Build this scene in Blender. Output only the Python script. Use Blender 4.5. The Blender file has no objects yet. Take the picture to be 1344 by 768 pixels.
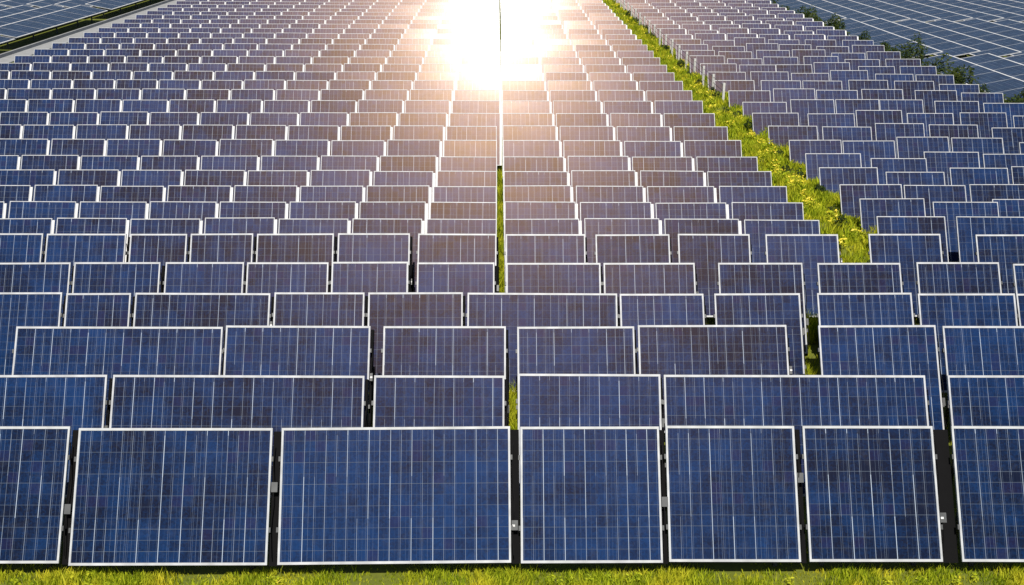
import bpy, math, random
import numpy as np
from mathutils import Vector, Matrix
random.seed(7); rng=np.random.default_rng(7)
S=bpy.context.scene
S.view_settings.view_transform='Standard'; S.view_settings.look='None'; S.view_settings.exposure=0
COL=S.collection
TILT=math.radians(58); LEN=1.93; LOW=0.27
CT,ST=math.cos(TILT),math.sin(TILT)

# ---------------------------------------------------------------- materials
def mat(name):
    m=bpy.data.materials.new(name); m.use_nodes=True
    nt=m.node_tree; b=nt.nodes['Principled BSDF']; return m,nt,b
def N(nt,t,**k):
    n=nt.nodes.new(t)
    for a,v in k.items(): setattr(n,a,v)
    return n
def math_(nt,op,a,b=None,c=None):
    n=nt.nodes.new('ShaderNodeMath'); n.operation=op
    for i,v in enumerate((a,b,c)):
        if v is None: continue
        if isinstance(v,(int,float)): n.inputs[i].default_value=v
        else: nt.links.new(v,n.inputs[i])
    return n.outputs[0]
def mixc(nt,f,a,b,bt='MIX'):
    n=nt.nodes.new('ShaderNodeMix'); n.data_type='RGBA'; n.blend_type=bt
    for s,v in ((0,f),(6,a),(7,b)):
        if isinstance(v,(int,float)): n.inputs[s].default_value=v
        elif isinstance(v,tuple): n.inputs[s].default_value=(*v,1) if len(v)==3 else v
        else: nt.links.new(v,n.inputs[s])
    return n.outputs[2]

def glass_mat(name,base1,base2,spec=.24,rough=.27,coat=.22,coatr=.125,lines=1.0):
    m,nt,b=mat(name); L=nt.links
    uv=N(nt,'ShaderNodeUVMap',uv_map='UVMap')
    sep=N(nt,'ShaderNodeSeparateXYZ'); L.new(uv.outputs[0],sep.inputs[0])
    x,y=sep.outputs[0],sep.outputs[1]
    C=0.156
    cx=math_(nt,'DIVIDE',x,C); cy=math_(nt,'DIVIDE',y,C)
    def line(v,w,scale=1.0):
        f=math_(nt,'FRACT',math_(nt,'MULTIPLY',v,scale))
        d=math_(nt,'ABSOLUTE',math_(nt,'SUBTRACT',f,0.5))
        return math_(nt,'GREATER_THAN',d,0.5-w*scale*0.5)
    vx=line(cx,0.045); vx2=line(cx,0.065,0.5); hy=line(cy,0.05)
    bus=line(math_(nt,'ADD',cx,0.17),0.022,3.0)
    fx=math_(nt,'FLOOR',cx); fy=math_(nt,'FLOOR',cy)
    oi=N(nt,'ShaderNodeObjectInfo')
    comb=N(nt,'ShaderNodeCombineXYZ'); L.new(fx,comb.inputs[0]); L.new(fy,comb.inputs[1])
    L.new(math_(nt,'MULTIPLY',oi.outputs['Random'],91.0),comb.inputs[2])
    wn=N(nt,'ShaderNodeTexWhiteNoise'); L.new(comb.outputs[0],wn.inputs[0])
    vor=N(nt,'ShaderNodeTexVoronoi'); vor.inputs['Scale'].default_value=38; L.new(uv.outputs[0],vor.inputs['Vector'])
    vs=N(nt,'ShaderNodeSeparateColor'); L.new(vor.outputs['Color'],vs.inputs[0])
    nz=N(nt,'ShaderNodeTexNoise'); nz.inputs['Scale'].default_value=1.6; nz.inputs['Detail'].default_value=3
    geo=N(nt,'ShaderNodeNewGeometry'); L.new(geo.outputs['Position'],nz.inputs['Vector'])
    f=math_(nt,'ADD',math_(nt,'MULTIPLY',wn.outputs[0],0.35),math_(nt,'MULTIPLY',vs.outputs[0],0.4))
    f=math_(nt,'ADD',f,math_(nt,'MULTIPLY',math_(nt,'SUBTRACT',nz.outputs[0],0.42),1.6))
    f=math_(nt,'ADD',f,math_(nt,'MULTIPLY',math_(nt,'SUBTRACT',oi.outputs['Random'],0.5),0.5))
    f=math_(nt,'MINIMUM',math_(nt,'MAXIMUM',f,0),1.2)
    col=mixc(nt,f,base1,base2)
    pw=math_(nt,'GREATER_THAN',wn.outputs[0],0.93)
    col=mixc(nt,math_(nt,'MULTIPLY',pw,0.4),col,(0.012,0.009,0.05))
    c2=N(nt,'ShaderNodeCombineXYZ'); L.new(math_(nt,'FLOOR',math_(nt,'MULTIPLY',cx,3.0)),c2.inputs[0]); L.new(oi.outputs['Random'],c2.inputs[1])
    w2=N(nt,'ShaderNodeTexWhiteNoise'); L.new(c2.outputs[0],w2.inputs[0])
    busw=math_(nt,'MULTIPLY',bus,math_(nt,'MULTIPLY',math_(nt,'POWER',w2.outputs[0],2.0),0.5*lines))
    col=mixc(nt,busw,col,(0.22,0.29,0.42))
    w4n=N(nt,'ShaderNodeCombineXYZ'); L.new(math_(nt,'ROUND',cy),w4n.inputs[0]); L.new(oi.outputs['Random'],w4n.inputs[1])
    w4=N(nt,'ShaderNodeTexWhiteNoise'); L.new(w4n.outputs[0],w4.inputs[0])
    col=mixc(nt,math_(nt,'MULTIPLY',hy,math_(nt,'ADD',.2,math_(nt,'MULTIPLY',w4.outputs[0],0.55*lines))),col,(0.09,0.12,0.17))
    c3=N(nt,'ShaderNodeCombineXYZ'); L.new(math_(nt,'ROUND',cx),c3.inputs[0]); L.new(oi.outputs['Random'],c3.inputs[1]); L.new(math_(nt,'FLOOR',math_(nt,'MULTIPLY',cy,.26)),c3.inputs[2])
    w3=N(nt,'ShaderNodeTexWhiteNoise'); L.new(c3.outputs[0],w3.inputs[0])
    wf=math_(nt,'MULTIPLY',vx,math_(nt,'ADD',0.08,math_(nt,'MULTIPLY',w3.outputs[0],0.4*lines)))
    wf=math_(nt,'MAXIMUM',wf,math_(nt,'MULTIPLY',vx2,math_(nt,'ADD',0.2,math_(nt,'MULTIPLY',w3.outputs[0],0.8*lines))))
    col=mixc(nt,wf,col,(0.40,0.48,0.60))
    nd=N(nt,'ShaderNodeTexNoise'); nd.inputs['Scale'].default_value=6; nd.inputs['Detail'].default_value=4; nd.inputs['Roughness'].default_value=.7
    L.new(geo.outputs['Position'],nd.inputs['Vector'])
    dust=math_(nt,'MULTIPLY',math_(nt,'MAXIMUM',math_(nt,'SUBTRACT',nd.outputs[0],0.52),0),0.22)
    col=mixc(nt,dust,col,(0.2,0.2,0.2))
    L.new(col,b.inputs['Base Color'])
    r=math_(nt,'ADD',rough,math_(nt,'MULTIPLY',nd.outputs[0],0.06)); L.new(r,b.inputs['Roughness'])
    b.inputs['Specular IOR Level'].default_value=spec
    b.inputs['Specular Tint'].default_value=(1,0.60,0.33,1)
    b.inputs['Coat Weight'].default_value=coat
    b.inputs['Coat Roughness'].default_value=coatr
    return m
M_GLASS=glass_mat('photovoltaic_glass',(0.0006,0.007,0.028),(0.0015,0.032,0.125))
M_GLASS2=glass_mat('photovoltaic_film',(0.006,0.016,0.045),(0.018,0.042,0.10),.3,.35,.3,.2)

def simple(name,c,rough,metal=0,var=0.15,scale=8,spec=.5):
    m,nt,b=mat(name); L=nt.links
    g=N(nt,'ShaderNodeNewGeometry'); n=N(nt,'ShaderNodeTexNoise'); n.inputs['Scale'].default_value=scale; n.inputs['Detail'].default_value=4
    L.new(g.outputs['Position'],n.inputs['Vector'])
    col=mixc(nt,n.outputs[0],tuple(v*(1-var) for v in c),tuple(min(1,v*(1+var)) for v in c))
    L.new(col,b.inputs['Base Color']); b.inputs['Roughness'].default_value=rough; b.inputs['Metallic'].default_value=metal
    b.inputs['Specular IOR Level'].default_value=spec
    return m
M_FRAME=simple('anodised_aluminium',(0.48,0.50,0.53),0.45,0.0,0.45,5)
M_STEEL=simple('galvanised_steel',(0.10,0.105,0.11),0.5,0.5,0.3)
M_BACK=simple('backsheet',(0.05,0.05,0.055),0.6)
M_DARK=simple('black_plastic_gap_shade',(0.006,0.006,0.007),0.8,spec=.1)  # plastic boxes and cables, plus the near-black strip standing in for gap shade
M_CONC=simple('concrete',(0.30,0.31,0.32),0.9,0,0.25,2)
M_POST=simple('white_post_paint',(0.72,0.72,0.7),0.5,0,0.15)
M_CAP=simple('joint_cover_strip',(0.72,0.73,0.74),0.5,0,0.3,3)
MATS=[M_GLASS,M_FRAME,M_STEEL,M_BACK,M_DARK,M_CAP]

# ---------------------------------------------------------------- mesh builder
class MB:
    def __init__(s): s.v=[];s.f=[];s.m=[];s.uv=[]
    def quad(s,pts,mi,uv=None):
        i=len(s.v); s.v+=[tuple(p) for p in pts]; s.f.append(tuple(range(i,i+len(pts)))); s.m.append(mi)
        s.uv+= uv if uv else [(0,0)]*len(pts)
    def box(s,o,ax,ay,az,mi):
        o=Vector(o);ax=Vector(ax);ay=Vector(ay);az=Vector(az)
        p=lambda a,b,c:o+ax*a+ay*b+az*c
        for q in (((0,0,1),(1,0,1),(1,1,1),(0,1,1)),((0,0,0),(0,1,0),(1,1,0),(1,0,0)),
                  ((0,0,0),(1,0,0),(1,0,1),(0,0,1)),((1,0,0),(1,1,0),(1,1,1),(1,0,1)),
                  ((1,1,0),(0,1,0),(0,1,1),(1,1,1)),((0,1,0),(0,0,0),(0,0,1),(0,1,1))):
            s.quad([p(*c) for c in q],mi)
    def arrays(s): return np.array(s.v,dtype=np.float32),s.f,s.m,np.array(s.uv,dtype=np.float32)
    def mesh(s,name,mats):
        me=bpy.data.meshes.new(name); me.from_pydata(s.v,[],s.f)
        for m in mats: me.materials.append(m)
        me.polygons.foreach_set('material_index',s.m)
        u=me.uv_layers.new(name='UVMap'); u.data.foreach_set('uv',np.array(s.uv,dtype=np.float32).ravel())
        me.update(); return me

U=Vector((0,CT,ST)); Nn=Vector((0,-ST,CT)); X=Vector((1,0,0)); Z=Vector((0,0,1))
def panel_builder(w,detail=True,seed=0,cap=False,gap=.05):
    """table of photovoltaic modules; origin on the ground, tilt built in, top edge at y=0"""
    b=MB(); L=LEN
    bot=Vector((-w/2,-L*CT,LOW)); th=0.04
    fw=0.028 if detail else 0.018
    ft=0.036 if detail else 0.020
    P=lambda x,u,n: bot+X*x+U*u+Nn*n
    k=round((w-2*fw)/0.156)
    b.quad([P(fw,ft,-.006),P(w-fw,ft,-.006),P(w-fw,L-ft,-.006),P(fw,L-ft,-.006)],0,
           [(0,0),(k*0.156,0),(k*0.156,0.156*12),(0,0.156*12)])
    b.quad([P(fw,ft,-.03),P(fw,L-ft,-.03),P(w-fw,L-ft,-.03),P(w-fw,ft,-.03)],3)
    b.box(P(0,0,-th),X*w,U*ft,Nn*th,1); b.box(P(0,L-ft,-th),X*w,U*ft,Nn*th,1)
    b.box(P(0,ft,-th),X*fw,U*(L-2*ft),Nn*th,1); b.box(P(w-fw,ft,-th),X*fw,U*(L-2*ft),Nn*th,1)
    for u in (0.35,1.5):
        b.box(P(0.03,u,-th-.062),X*(w-.06),U*.06,Nn*.06,2)
    for x in ([0.25,w-0.31] if detail else [w/2-.03]):
        p=P(x,1.53,-th-.065)
        b.box((p.x,p.y,-0.1),X*.06,Vector((0,.06,0)),Z*(p.z+.1),2)
        p2=P(x,.38,-th-.065)
        b.box((p2.x,p2.y,-0.1),X*.06,Vector((0,.06,0)),Z*(p2.z+.1),2)
        if detail:
            a=Vector((p.x+.062,p.y+.01,0.25)); d=Vector((0,p2.y-p.y,p2.z-0.25-.05))
            b.box(a,X*.03,Vector((0,0,-.04)),d,2)
    if detail:
        for u in (0.45,1.45):
            b.box(P(w+.001,u,-.05),X*.03,U*.07,Nn*.06,2)
            b.box(P(-.031,u,-.05),X*.03,U*.07,Nn*.06,2)
        b.box(P(w*.5,1.1,-.075),X*.14,U*.1,Nn*.04,4)
        b.box(P(w-.004,-.02,-.24),X*gap,U*(L-.02),Nn*.11,4)  # dark strip filling the gap beside the panel, put in as its shade
        jb=.35+.9*((seed*.37)%1)
        b.box(P(w+.012,jb,-.07),X*min(.09,gap),U*.14,Nn*.06,2)
        if seed%3==0: b.box(P(w+.02,jb+.05,-.009),X*.04,U*.03,Nn*.004,5)
        q=P(w+.012,1.2,-.26); b.box((q.x,q.y,-.1),X*.05,Vector((0,.08,0)),Z*(q.z+.1),4)
        for i in range(8):
            s=lambda j:P(w+.03+.014*math.sin(j*1.3+seed),.1+j*.2,-.04-.03*math.cos(j*1.9+seed))
            b.box(s(i),X*.014,(s(i+1)-s(i)),Nn*.014,4)
    if cap:
        b.box(P(w+.0015,.0,-.05),X*.058,U*(L-.05),Nn*.046,5)
    return b
cache={}
def panel(x0,x1,y,detail=True,dz=0,jit=1.0,cap=False,gap=.05):
    w=round(x1-x0,2); key=(w,detail,cap,gap,random.randint(0,1))
    if key not in cache: cache[key]=panel_builder(w,detail,len(cache),cap,gap).mesh('solar_panel',MATS)
    o=bpy.data.objects.new('solar_panel',cache[key]); COL.objects.link(o)
    o.location=((x0+x1)/2,y+random.uniform(-.03,.03)*jit,dz+random.uniform(-.012,.012)*jit)
    o.rotation_euler=(math.radians(random.uniform(-.4,.4))*jit,math.radians(random.uniform(-.3,.3))*jit,math.radians(random.uniform(-.4,.4))*jit)
    return o

rows={
14.35:[(-10.4,-8.3),(-8.2,-6.2),(-6.05,-3.26),(-3.12,.19),(.33,2.35),(2.45,4.33),(4.45,6.36),(6.64,8.75),(8.85,10.9)],
16.17:[(-10.6,-8.3),(-8.2,-6.26),(-6.17,-2.15),(-1.99,.10),(.32,2.62),(2.68,6.92),(7.27,9.6),(9.7,12)],
18.30:[(-11.9,-9.5),(-8.58,-4.91),(-4.86,-2.28),(-2.04,.15),(.36,2.46),(2.53,5.21),(5.79,7.91),(8.02,10.3),(10.4,12.5)],
20.01:[(-11.6,-8.4),(-8.32,-7.08),(-7.0,-4.40),(-4.32,-2.58),(-2.5,-.67),(-.59,2.31),(2.37,4.0),(4.22,5.89),(6.23,8.08),(8.18,10.08),(10.14,12.2)],
21.88:[(-12.2,-10.5),(-10.43,-8.9),(-8.83,-7.04),(-6.94,-5.31),(-5.25,-3.55),(-3.47,-1.87),(-1.68,-.06),(.18,2.16),(2.24,4.16),(4.64,6.42),(6.74,8.5),(8.85,10.6),(10.9,12.8)],
23.96:[(-14.1,-12.3),(-12.2,-10.3),(-10.2,-8.41),(-8.32,-7.04),(-6.95,-5.54),(-5.46,-3.72),(-3.63,-2.0),(-1.81,-.03),(.19,2.0),(2.24,3.93),(4.1,5.74),(6.13,7.79),(8.5,10.15),(10.95,12.8),(13.1,14.8)],
}
for y,l in rows.items():
    for j,(a,c) in enumerate(l):
        g=.05
        if y<15 and j<len(l)-1: g=round(l[j+1][0]-c-.005,3)
        panel(a,c,y,True,gap=g)
mid=[25.2,26.7,28.3,30.0,31.8,34.05,36.3,38.6,41.06,43.4,45.7,48,50.3,52.6,54.9,57.2,59.5]
left=[-.05-1.75*i for i in range(0,14)]
right=[.17,2.07,3.98,5.88,7.80]
stag=[random.uniform(-.35,.55) for _ in range(12)]
for ri,y in enumerate(mid):
    for i in range(13):
        x1=left[i]; x0=left[i+1]+.10
        if i==0: x1=-.03 if y<37 else .08
        if x0<-y*.53-1.5: continue
        panel(x0,x1,y,False,cap=(i>0 or y>37))
    for i in range(4):
        panel(right[i],right[i+1]-.12,y,False,cap=(i<3))
    for i in range(6):
        x0=9.15+1.82*i+.08*math.sin(ri*1.7+i)
        if x0>y*.53+1: continue
        panel(x0,x0+1.66,y+stag[i]+.12*math.sin(ri*2.1+i*3),False,dz=.05*math.sin(i*2.3+ri*.6))
# ---- far part of the field : one mesh
def merge(builder,places,name,mats,jit=0.0):
    v,f,m,uv=builder.arrays(); n=len(places); nv=len(v)
    P=np.array(places,dtype=np.float32)
    rot=rng.uniform(-1,1,(n,3)).astype(np.float32)*np.radians([.45,.3,.45]).astype(np.float32)*jit
    V=v[None]+P[:,None,:3]+np.cross(rot[:,None,:],v[None])
    V=V.reshape(-1,3).astype(np.float32)
    base=np.array(f,dtype=np.int32)
    F=(base[None]+(np.arange(n,dtype=np.int32)*nv)[:,None,None]).reshape(-1,4)
    me=bpy.data.meshes.new(name)
    me.vertices.add(len(V)); me.vertices.foreach_set('co',V.ravel())
    me.loops.add(F.size); me.loops.foreach_set('vertex_index',F.ravel())
    me.polygons.add(len(F)); me.polygons.foreach_set('loop_start',np.arange(0,F.size,4,dtype=np.int32))
    try: me.polygons.foreach_set('loop_total',np.full(len(F),4,dtype=np.int32))
    except Exception: pass
    for mm in mats: me.materials.append(mm)
    me.polygons.foreach_set('material_index',np.tile(np.array(m,dtype=np.int32),n))
    u=me.uv_layers.new(name='UVMap'); U_=np.tile(uv,(n,1)); 
    u.data.foreach_set('uv',(U_).astype(np.float32).ravel())
    me.update(calc_edges=True); me.validate()
    o=bpy.data.objects.new(name,me); COL.objects.link(o); return o
pl=[];y=61.8
while y<150:
    for i in range(13): pl.append(((left[i]+left[i+1]+.1)/2+(.1 if i==0 else 0),y,random.uniform(-.02,.02)))
    for i in range(4): pl.append(((right[i]+right[i+1]-.12)/2,y,random.uniform(-.02,.02)))
    for i in range(6): pl.append((9.95+1.82*i,y+stag[i],random.uniform(-.05,.05)))
    y+=2.3
merge(panel_builder(1.66,False,5,True),pl,'solar_panel_array',MATS,1.0)
# outer fields : long low tables running away from the camera
def low_table(sgn):
    b=MB(); w=2.05; l=16.6; a=math.radians(11)
    A=Vector((math.cos(a),0,-math.sin(a)*sgn)); B=Vector((0,1,0)); Nz=A.cross(B)
    o=Vector((-w/2,0,1.0+ (w/2)*math.sin(a)*sgn))
    P=lambda x,u,n:o+A*x+B*u+Nz*n
    fw=.07; th=.04
    b.quad([P(fw,fw,-.006),P(w-fw,fw,-.006),P(w-fw,l-fw,-.006),P(fw,l-fw,-.006)],0,[(0,0),(1.872,0),(1.872,16.38),(0,16.38)])
    b.quad([P(fw,fw,-.03),P(fw,l-fw,-.03),P(w-fw,l-fw,-.03),P(w-fw,fw,-.03)],3)
    b.box(P(0,0,-th),A*w,B*fw,Nz*th,1); b.box(P(0,l-fw,-th),A*w,B*fw,Nz*th,1)
    b.box(P(0,fw,-th),A*fw,B*(l-2*fw),Nz*th,5); b.box(P(w-fw,fw,-th),A*fw,B*(l-2*fw),Nz*th,5)
    for i in range(1,8): b.box(P(fw,i*l/8,-.005),A*(w-2*fw),B*.03,Nz*.004,1)
    for u in (.8,4.8,8.8,12.8,l-.9): b.box((-.04,u,-.1),X*.08,B*.08,Z*1.02,2)
    return b
MATS2=[M_GLASS2]+MATS[1:]
pl=[(-30.15-2.2*i,34+17.2*j+random.uniform(-.2,.2),random.uniform(-.05,.05)) for i in range(32) for j in range(7)]
merge(low_table(1),pl,'solar_table_array',MATS2,.3)
pl=[(23.2+2.2*i,26+17.2*j+random.uniform(-.2,.2),random.uniform(-.05,.05)) for i in range(32) for j in range(7)]
merge(low_table(-1),pl,'solar_table_array',MATS2,.3)

# ---------------------------------------------------------------- ground
m,nt,b=mat('meadow_ground'); L=nt.links
g=N(nt,'ShaderNodeNewGeometry')
n1=N(nt,'ShaderNodeTexNoise'); n1.inputs['Scale'].default_value=.7; n1.inputs['Detail'].default_value=6; L.new(g.outputs['Position'],n1.inputs['Vector'])
n2=N(nt,'ShaderNodeTexNoise'); n2.inputs['Scale'].default_value=14; n2.inputs['Detail'].default_value=6; L.new(g.outputs['Position'],n2.inputs['Vector'])
c=mixc(nt,n1.outputs[0],(0.09,0.14,0.010),(0.26,0.27,0.02)); c=mixc(nt,math_(nt,'MULTIPLY',n2.outputs[0],.75),c,(0.05,0.06,0.010))
L.new(c,b.inputs['Base Color']); b.inputs['Roughness'].default_value=.95
bp=N(nt,'ShaderNodeBump'); bp.inputs['Strength'].default_value=.8; L.new(n2.outputs[0],bp.inputs['Height']); L.new(bp.outputs[0],b.inputs['Normal'])
M_GROUND=m
gb=MB(); gb.quad([(-3000,-3000,0),(3000,-3000,0),(3000,3000,0),(-3000,3000,0)],0)
o=bpy.data.objects.new('ground',gb.mesh('ground',[m])); COL.objects.link(o)
# grassy bank between the two blocks
BX0,BX1,BH=7.5,10.3,1.18
def bank_h(x,y):
    t=(x-BX0)/(BX1-BX0)
    if t<=0 or t>=1: return 0
    e=min(1,max(0,(y-23)/4))
    return BH*e*min(1,math.sin(math.pi*t)*2.2)*(1+.10*math.sin(y*1.3)+.06*math.sin(y*3.1+x*4))
V=[];F=[];nx=14;ny=280
for j in range(ny):
    y=22+j*.5
    for i in range(nx):
        x=BX0+(BX1-BX0)*i/(nx-1); V.append((x,y,bank_h(x,y)-(.02 if i in (0,nx-1) else -.004)))
for j in range(ny-1):
    for i in range(nx-1):
        a=j*nx+i; F.append((a,a+1,a+nx+1,a+nx))
me=bpy.data.meshes.new('grass_bank'); me.from_pydata(V,[],F); me.materials.append(M_GROUND)
for p in me.polygons: p.use_smooth=True
o=bpy.data.objects.new('grass_bank',me); COL.objects.link(o)
# service path on the left
pb=MB()
pb.box((-28.8,30,-.1),X*1.2,Vector((0,130,0)),Z*.16,0)
pb.box((-28.95,30,-.1),X*.147,Vector((0,130,0)),Z*.35,0)
o=bpy.data.objects.new('concrete_path',pb.mesh('concrete_path',[M_CONC])); COL.objects.link(o)

# ---------------------------------------------------------------- grass (one mesh)
def grass_mat(name,a,c2,c3,dark=None,trans=.35):
    m,nt,b=mat(name); L=nt.links
    g=N(nt,'ShaderNodeNewGeometry')
    n=N(nt,'ShaderNodeTexNoise'); n.inputs['Scale'].default_value=2.2; n.inputs['Detail'].default_value=3; L.new(g.outputs['Position'],n.inputs['Vector'])
    c=mixc(nt,g.outputs['Random Per Island'],a,c2); 
    f=math_(nt,'MINIMUM',math_(nt,'MULTIPLY',math_(nt,'MAXIMUM',math_(nt,'SUBTRACT',n.outputs[0],.47),0),3.5),1)
    c=mixc(nt,f,c,c3)
    L.new(c,b.inputs['Base Color']); b.inputs['Roughness'].default_value=.7; b.inputs['Specular IOR Level'].default_value=.2
    tr=N(nt,'ShaderNodeBsdfTranslucent'); L.new(c,tr.inputs[0])
    mx=N(nt,'ShaderNodeMixShader'); mx.inputs[0].default_value=trans
    L.new(b.outputs[0],mx.inputs[1]); L.new(tr.outputs[0],mx.inputs[2]); L.new(mx.outputs[0],nt.nodes['Material Output'].inputs[0])
    return m
M_GRASS=grass_mat('grass_blades',(0.18,0.27,0.008),(0.60,0.66,0.03),(0.80,0.72,0.05))
M_LEAF=grass_mat('shrub_leaves',(0.010,0.022,0.004),(0.035,0.06,0.008),(0.08,0.10,0.012),trans=.15)
M_FLOWER=simple('yellow_petals',(0.75,0.6,0.03),.6)
def blades(regions,name):
    pts=[];hs=[];ws=[]
    for (x0,x1,y0,y1,n,h0,h1,wm) in regions:
        xx=rng.uniform(x0,x1,n); yy=rng.uniform(y0,y1,n)
        cl=np.sin(xx*2.3+yy*1.1)+np.sin(xx*5.1-yy*3.7)+np.sin(xx*.9+yy*4.3)
        keep=rng.random(n)<(.75+.2*cl)
        hh=rng.uniform(h0,h1,n)*(1+.22*cl)*np.where(rng.random(n)<.04,1.4,1)
        hh=np.minimum(hh,h1*1.3)
        pts.append(np.stack([xx,yy],1)[keep]); hs.append(hh[keep]); ws.append(np.full(keep.sum(),wm))
    p=np.concatenate(pts); h=np.concatenate(hs); wm=np.concatenate(ws); n=len(p)
    z0=np.array([bank_h(a,b_) if (BX0<a<BX1 and b_>23) else 0 for a,b_ in p])-.01
    # no tall blades growing on the parts of the bank under the tables
    h=np.where((p[:,0]>9.0)&(z0>.2),np.minimum(h,.25),h)
    a=rng.uniform(0,6.283,n); w=rng.uniform(.004,.009,n)*(1+h)*wm; la=rng.uniform(0,6.283,n); ln=rng.uniform(.1,.6,n)*h
    dx,dy=np.cos(a)*w,np.sin(a)*w; lx,ly=np.cos(la)*ln,np.sin(la)*ln
    V=np.zeros((n,5,3),dtype=np.float32)
    V[:,0]=np.stack([p[:,0]-dx,p[:,1]-dy,z0],1); V[:,1]=np.stack([p[:,0]+dx,p[:,1]+dy,z0],1)
    V[:,2]=np.stack([p[:,0]+dx*.8+lx*.35,p[:,1]+dy*.8+ly*.35,z0+h*.6],1); V[:,3]=np.stack([p[:,0]-dx*.8+lx*.35,p[:,1]-dy*.8+ly*.35,z0+h*.6],1)
    V[:,4]=np.stack([p[:,0]+lx,p[:,1]+ly,z0+h],1)
    base=(np.arange(n)*5)[:,None]
    loops=np.concatenate([base+np.array([[0,1,2,3]]),base+np.array([[3,2,4]])],1).astype(np.int32).ravel()
    st=np.stack([np.arange(n)*7,np.arange(n)*7+4],1).astype(np.int32).ravel()
    me=bpy.data.meshes.new(name); me.vertices.add(n*5); me.vertices.foreach_set('co',V.ravel())
    me.loops.add(len(loops)); me.loops.foreach_set('vertex_index',loops)
    me.polygons.add(2*n); me.polygons.foreach_set('loop_start',st)
    try: me.polygons.foreach_set('loop_total',np.tile(np.array([4,3],dtype=np.int32),n))
    except Exception: pass
    me.materials.append(M_GRASS); me.update(calc_edges=True); me.validate()
    o=bpy.data.objects.new(name,me); COL.objects.link(o)
blades([(-10,10,11.5,12.8,10000,.06,.17,1.7),(-9,9.2,12.8,13.48,26000,.05,.14,1.2),(-9,9.2,12.9,13.2,900,.14,.24,1.2),(-11,11,13.5,15.5,6000,.03,.09,1.2),
        (-12,12,15.5,26,22000,.08,.2,1.4),(-.15,.3,14,60,7000,.08,.25,1.6),
        (.02,.42,17,22,6500,.2,.45,1.1),(5.2,6.3,18.7,23,14000,.2,.5,1.2),(6.85,7.4,16.6,19,4000,.2,.45,1.1),(-9.5,-8.5,18.6,20,4500,.2,.45,1.1),
        (-.15,.3,22,36,6000,.2,.45,1.3),(8.3,17,23.6,27,12000,.2,.45,1.4),(6.2,7.8,22,25,7000,.2,.5,1.2),
        (7.55,10.2,24,70,75000,.08,.26,2.3),(7.55,10.2,70,110,14000,.12,.3,4),(10,20,27,50,20000,.15,.4,1.8),(19.6,21.6,30,80,8000,.1,.35,2)],'grass')
# ---------------------------------------------------------------- shrubs / weeds as leaf clumps
def leaves(clumps,name,mats,flower=0.0):
    V=[];F=[];MI=[]
    for (cx,cy,cz,r,h,n,ls) in clumps:
        for _ in range(n):
            while True:
                q=(random.uniform(-1,1),random.uniform(-1,1),random.uniform(-1,1)); d=q[0]**2+q[1]**2+q[2]**2
                if .15<d<1: break
            lump=1+.25*math.sin(q[0]*4+cx*3)+.2*math.sin(q[1]*5+cy)
            c=Vector((cx+q[0]*r*lump,cy+q[1]*r*lump,max(.02,cz+h*.5+q[2]*h*.5*lump)))
            d1=Vector([random.gauss(0,1) for _ in range(3)]).normalized(); d2=d1.orthogonal().normalized()
            s=ls*random.uniform(.6,1.4); i=len(V)
            V+= [tuple(c-d1*s),tuple(c+d2*s*.45),tuple(c+d1*s),tuple(c-d2*s*.45)]
            F.append((i,i+1,i+2,i+3)); MI.append(1 if (flower and q[2]>.2 and random.random()<flower) else 0)
    me=bpy.data.meshes.new(name); me.from_pydata(V,[],F)
    for mm in mats: me.materials.append(mm)
    me.polygons.foreach_set('material_index',MI); me.update()
    o=bpy.data.objects.new(name,me); COL.objects.link(o); return o
cl=[]
y=32
while y<105:
    r=random.uniform(.4,.8); cl.append((20.9+random.uniform(-.3,.3),y,.3,r,r*random.uniform(1.9,2.9),1100,.08)); y+=random.uniform(.9,2.4)
leaves(cl,'hedge',[M_LEAF])
cl=[]
y=24
while y<95:
    r=random.uniform(.12,.28); xx=8.6+random.uniform(-.6,.5); cl.append((xx,y,bank_h(xx,y),r,r*1.4,110,.045)); y+=random.uniform(.3,.9)
leaves(cl,'weeds',[M_GRASS,M_FLOWER],.35)
cl=[]
y=25
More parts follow.
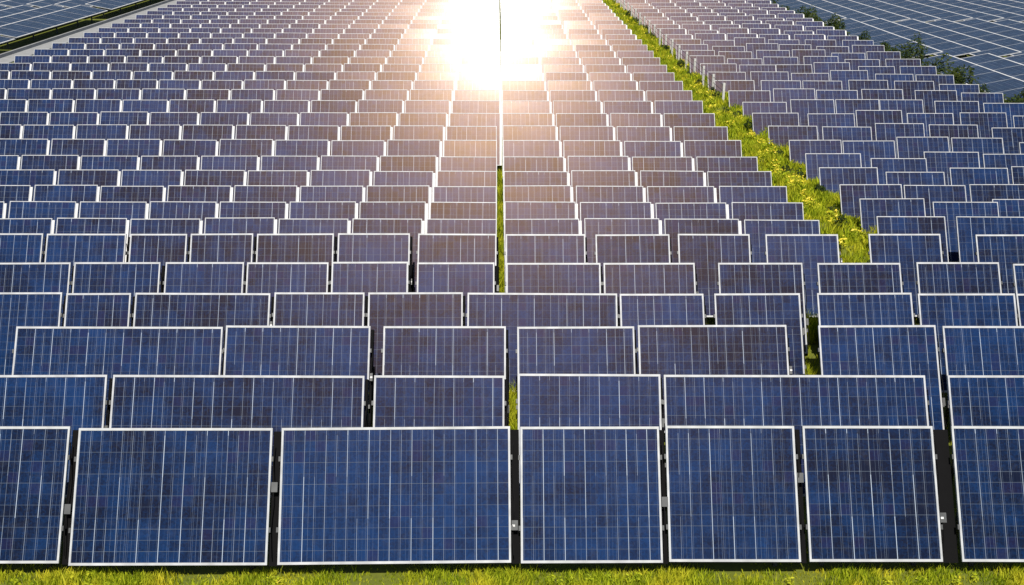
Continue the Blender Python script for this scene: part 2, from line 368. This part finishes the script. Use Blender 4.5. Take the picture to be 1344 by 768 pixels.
while y<95:
    r=random.uniform(.14,.3); xx=9.0+random.uniform(-.15,.1); cl.append((xx,y,bank_h(xx,y)-.1,r,r*1.8,240,.05)); y+=random.uniform(.9,2.6)
leaves(cl,'shrubs',[M_LEAF])
cl=[]
for i in range(40):
    x=random.choice([-6.15,-3.2,.25,2.4,4.4,6.5,-5.2,-7.5,1.2,5.6])+random.gauss(0,.35)
    cl.append((x,random.uniform(12.95,13.25),0,random.uniform(.04,.09),random.uniform(.08,.2),45,.024))
leaves(cl,'weeds',[M_GRASS,M_FLOWER],.04)

# ---------------------------------------------------------------- boundary fence along the grass strip
fb=MB(); y=44
ys=[]
while y<110:
    fb.box((9.02,y,-.1),X*.09,Vector((0,.09,0)),Z*2.2,0); ys.append(y); y+=2.3
for z in (1.5,1.75,1.98): fb.box((9.05,44,z),X*.012,Vector((0,ys[-1]-44,0)),Z*.012,1)
o=bpy.data.objects.new('fence',fb.mesh('fence',[M_POST,M_STEEL])); COL.objects.link(o)

# ---------------------------------------------------------------- light
w=bpy.data.worlds.new('World'); S.world=w; w.use_nodes=True
nt=w.node_tree; bg=nt.nodes['Background']; sk=nt.nodes.new('ShaderNodeTexSky'); sk.sky_type='NISHITA'; sk.sun_disc=False
SE=58.3
sk.sun_elevation=math.radians(SE); sk.sun_rotation=math.radians(180)
nt.links.new(sk.outputs[0],bg.inputs[0]); bg.inputs[1].default_value=.065
ld=bpy.data.lights.new('sun','SUN'); ld.energy=4.9; ld.angle=math.radians(.5); ld.color=(1,.93,.82)
lo=bpy.data.objects.new('sun',ld); COL.objects.link(lo); lo.rotation_euler=(math.radians(90-SE),0,0); lo.location=(0,-20,40)

# ---------------------------------------------------------------- camera
cd=bpy.data.cameras.new('camera'); cam=bpy.data.objects.new('camera',cd); COL.objects.link(cam)
cd.sensor_width=36; cd.lens=36*1441/1344; cd.clip_end=6000
H=7.3+LEN*ST+LOW
cam.location=(0,0,H)
R=Matrix.Rotation(math.radians(-.8),4,'Z')@Matrix.Rotation(math.radians(70),4,'X')@Matrix.Rotation(math.radians(.3),4,'Z')
cam.rotation_euler=R.to_euler()
S.camera=cam
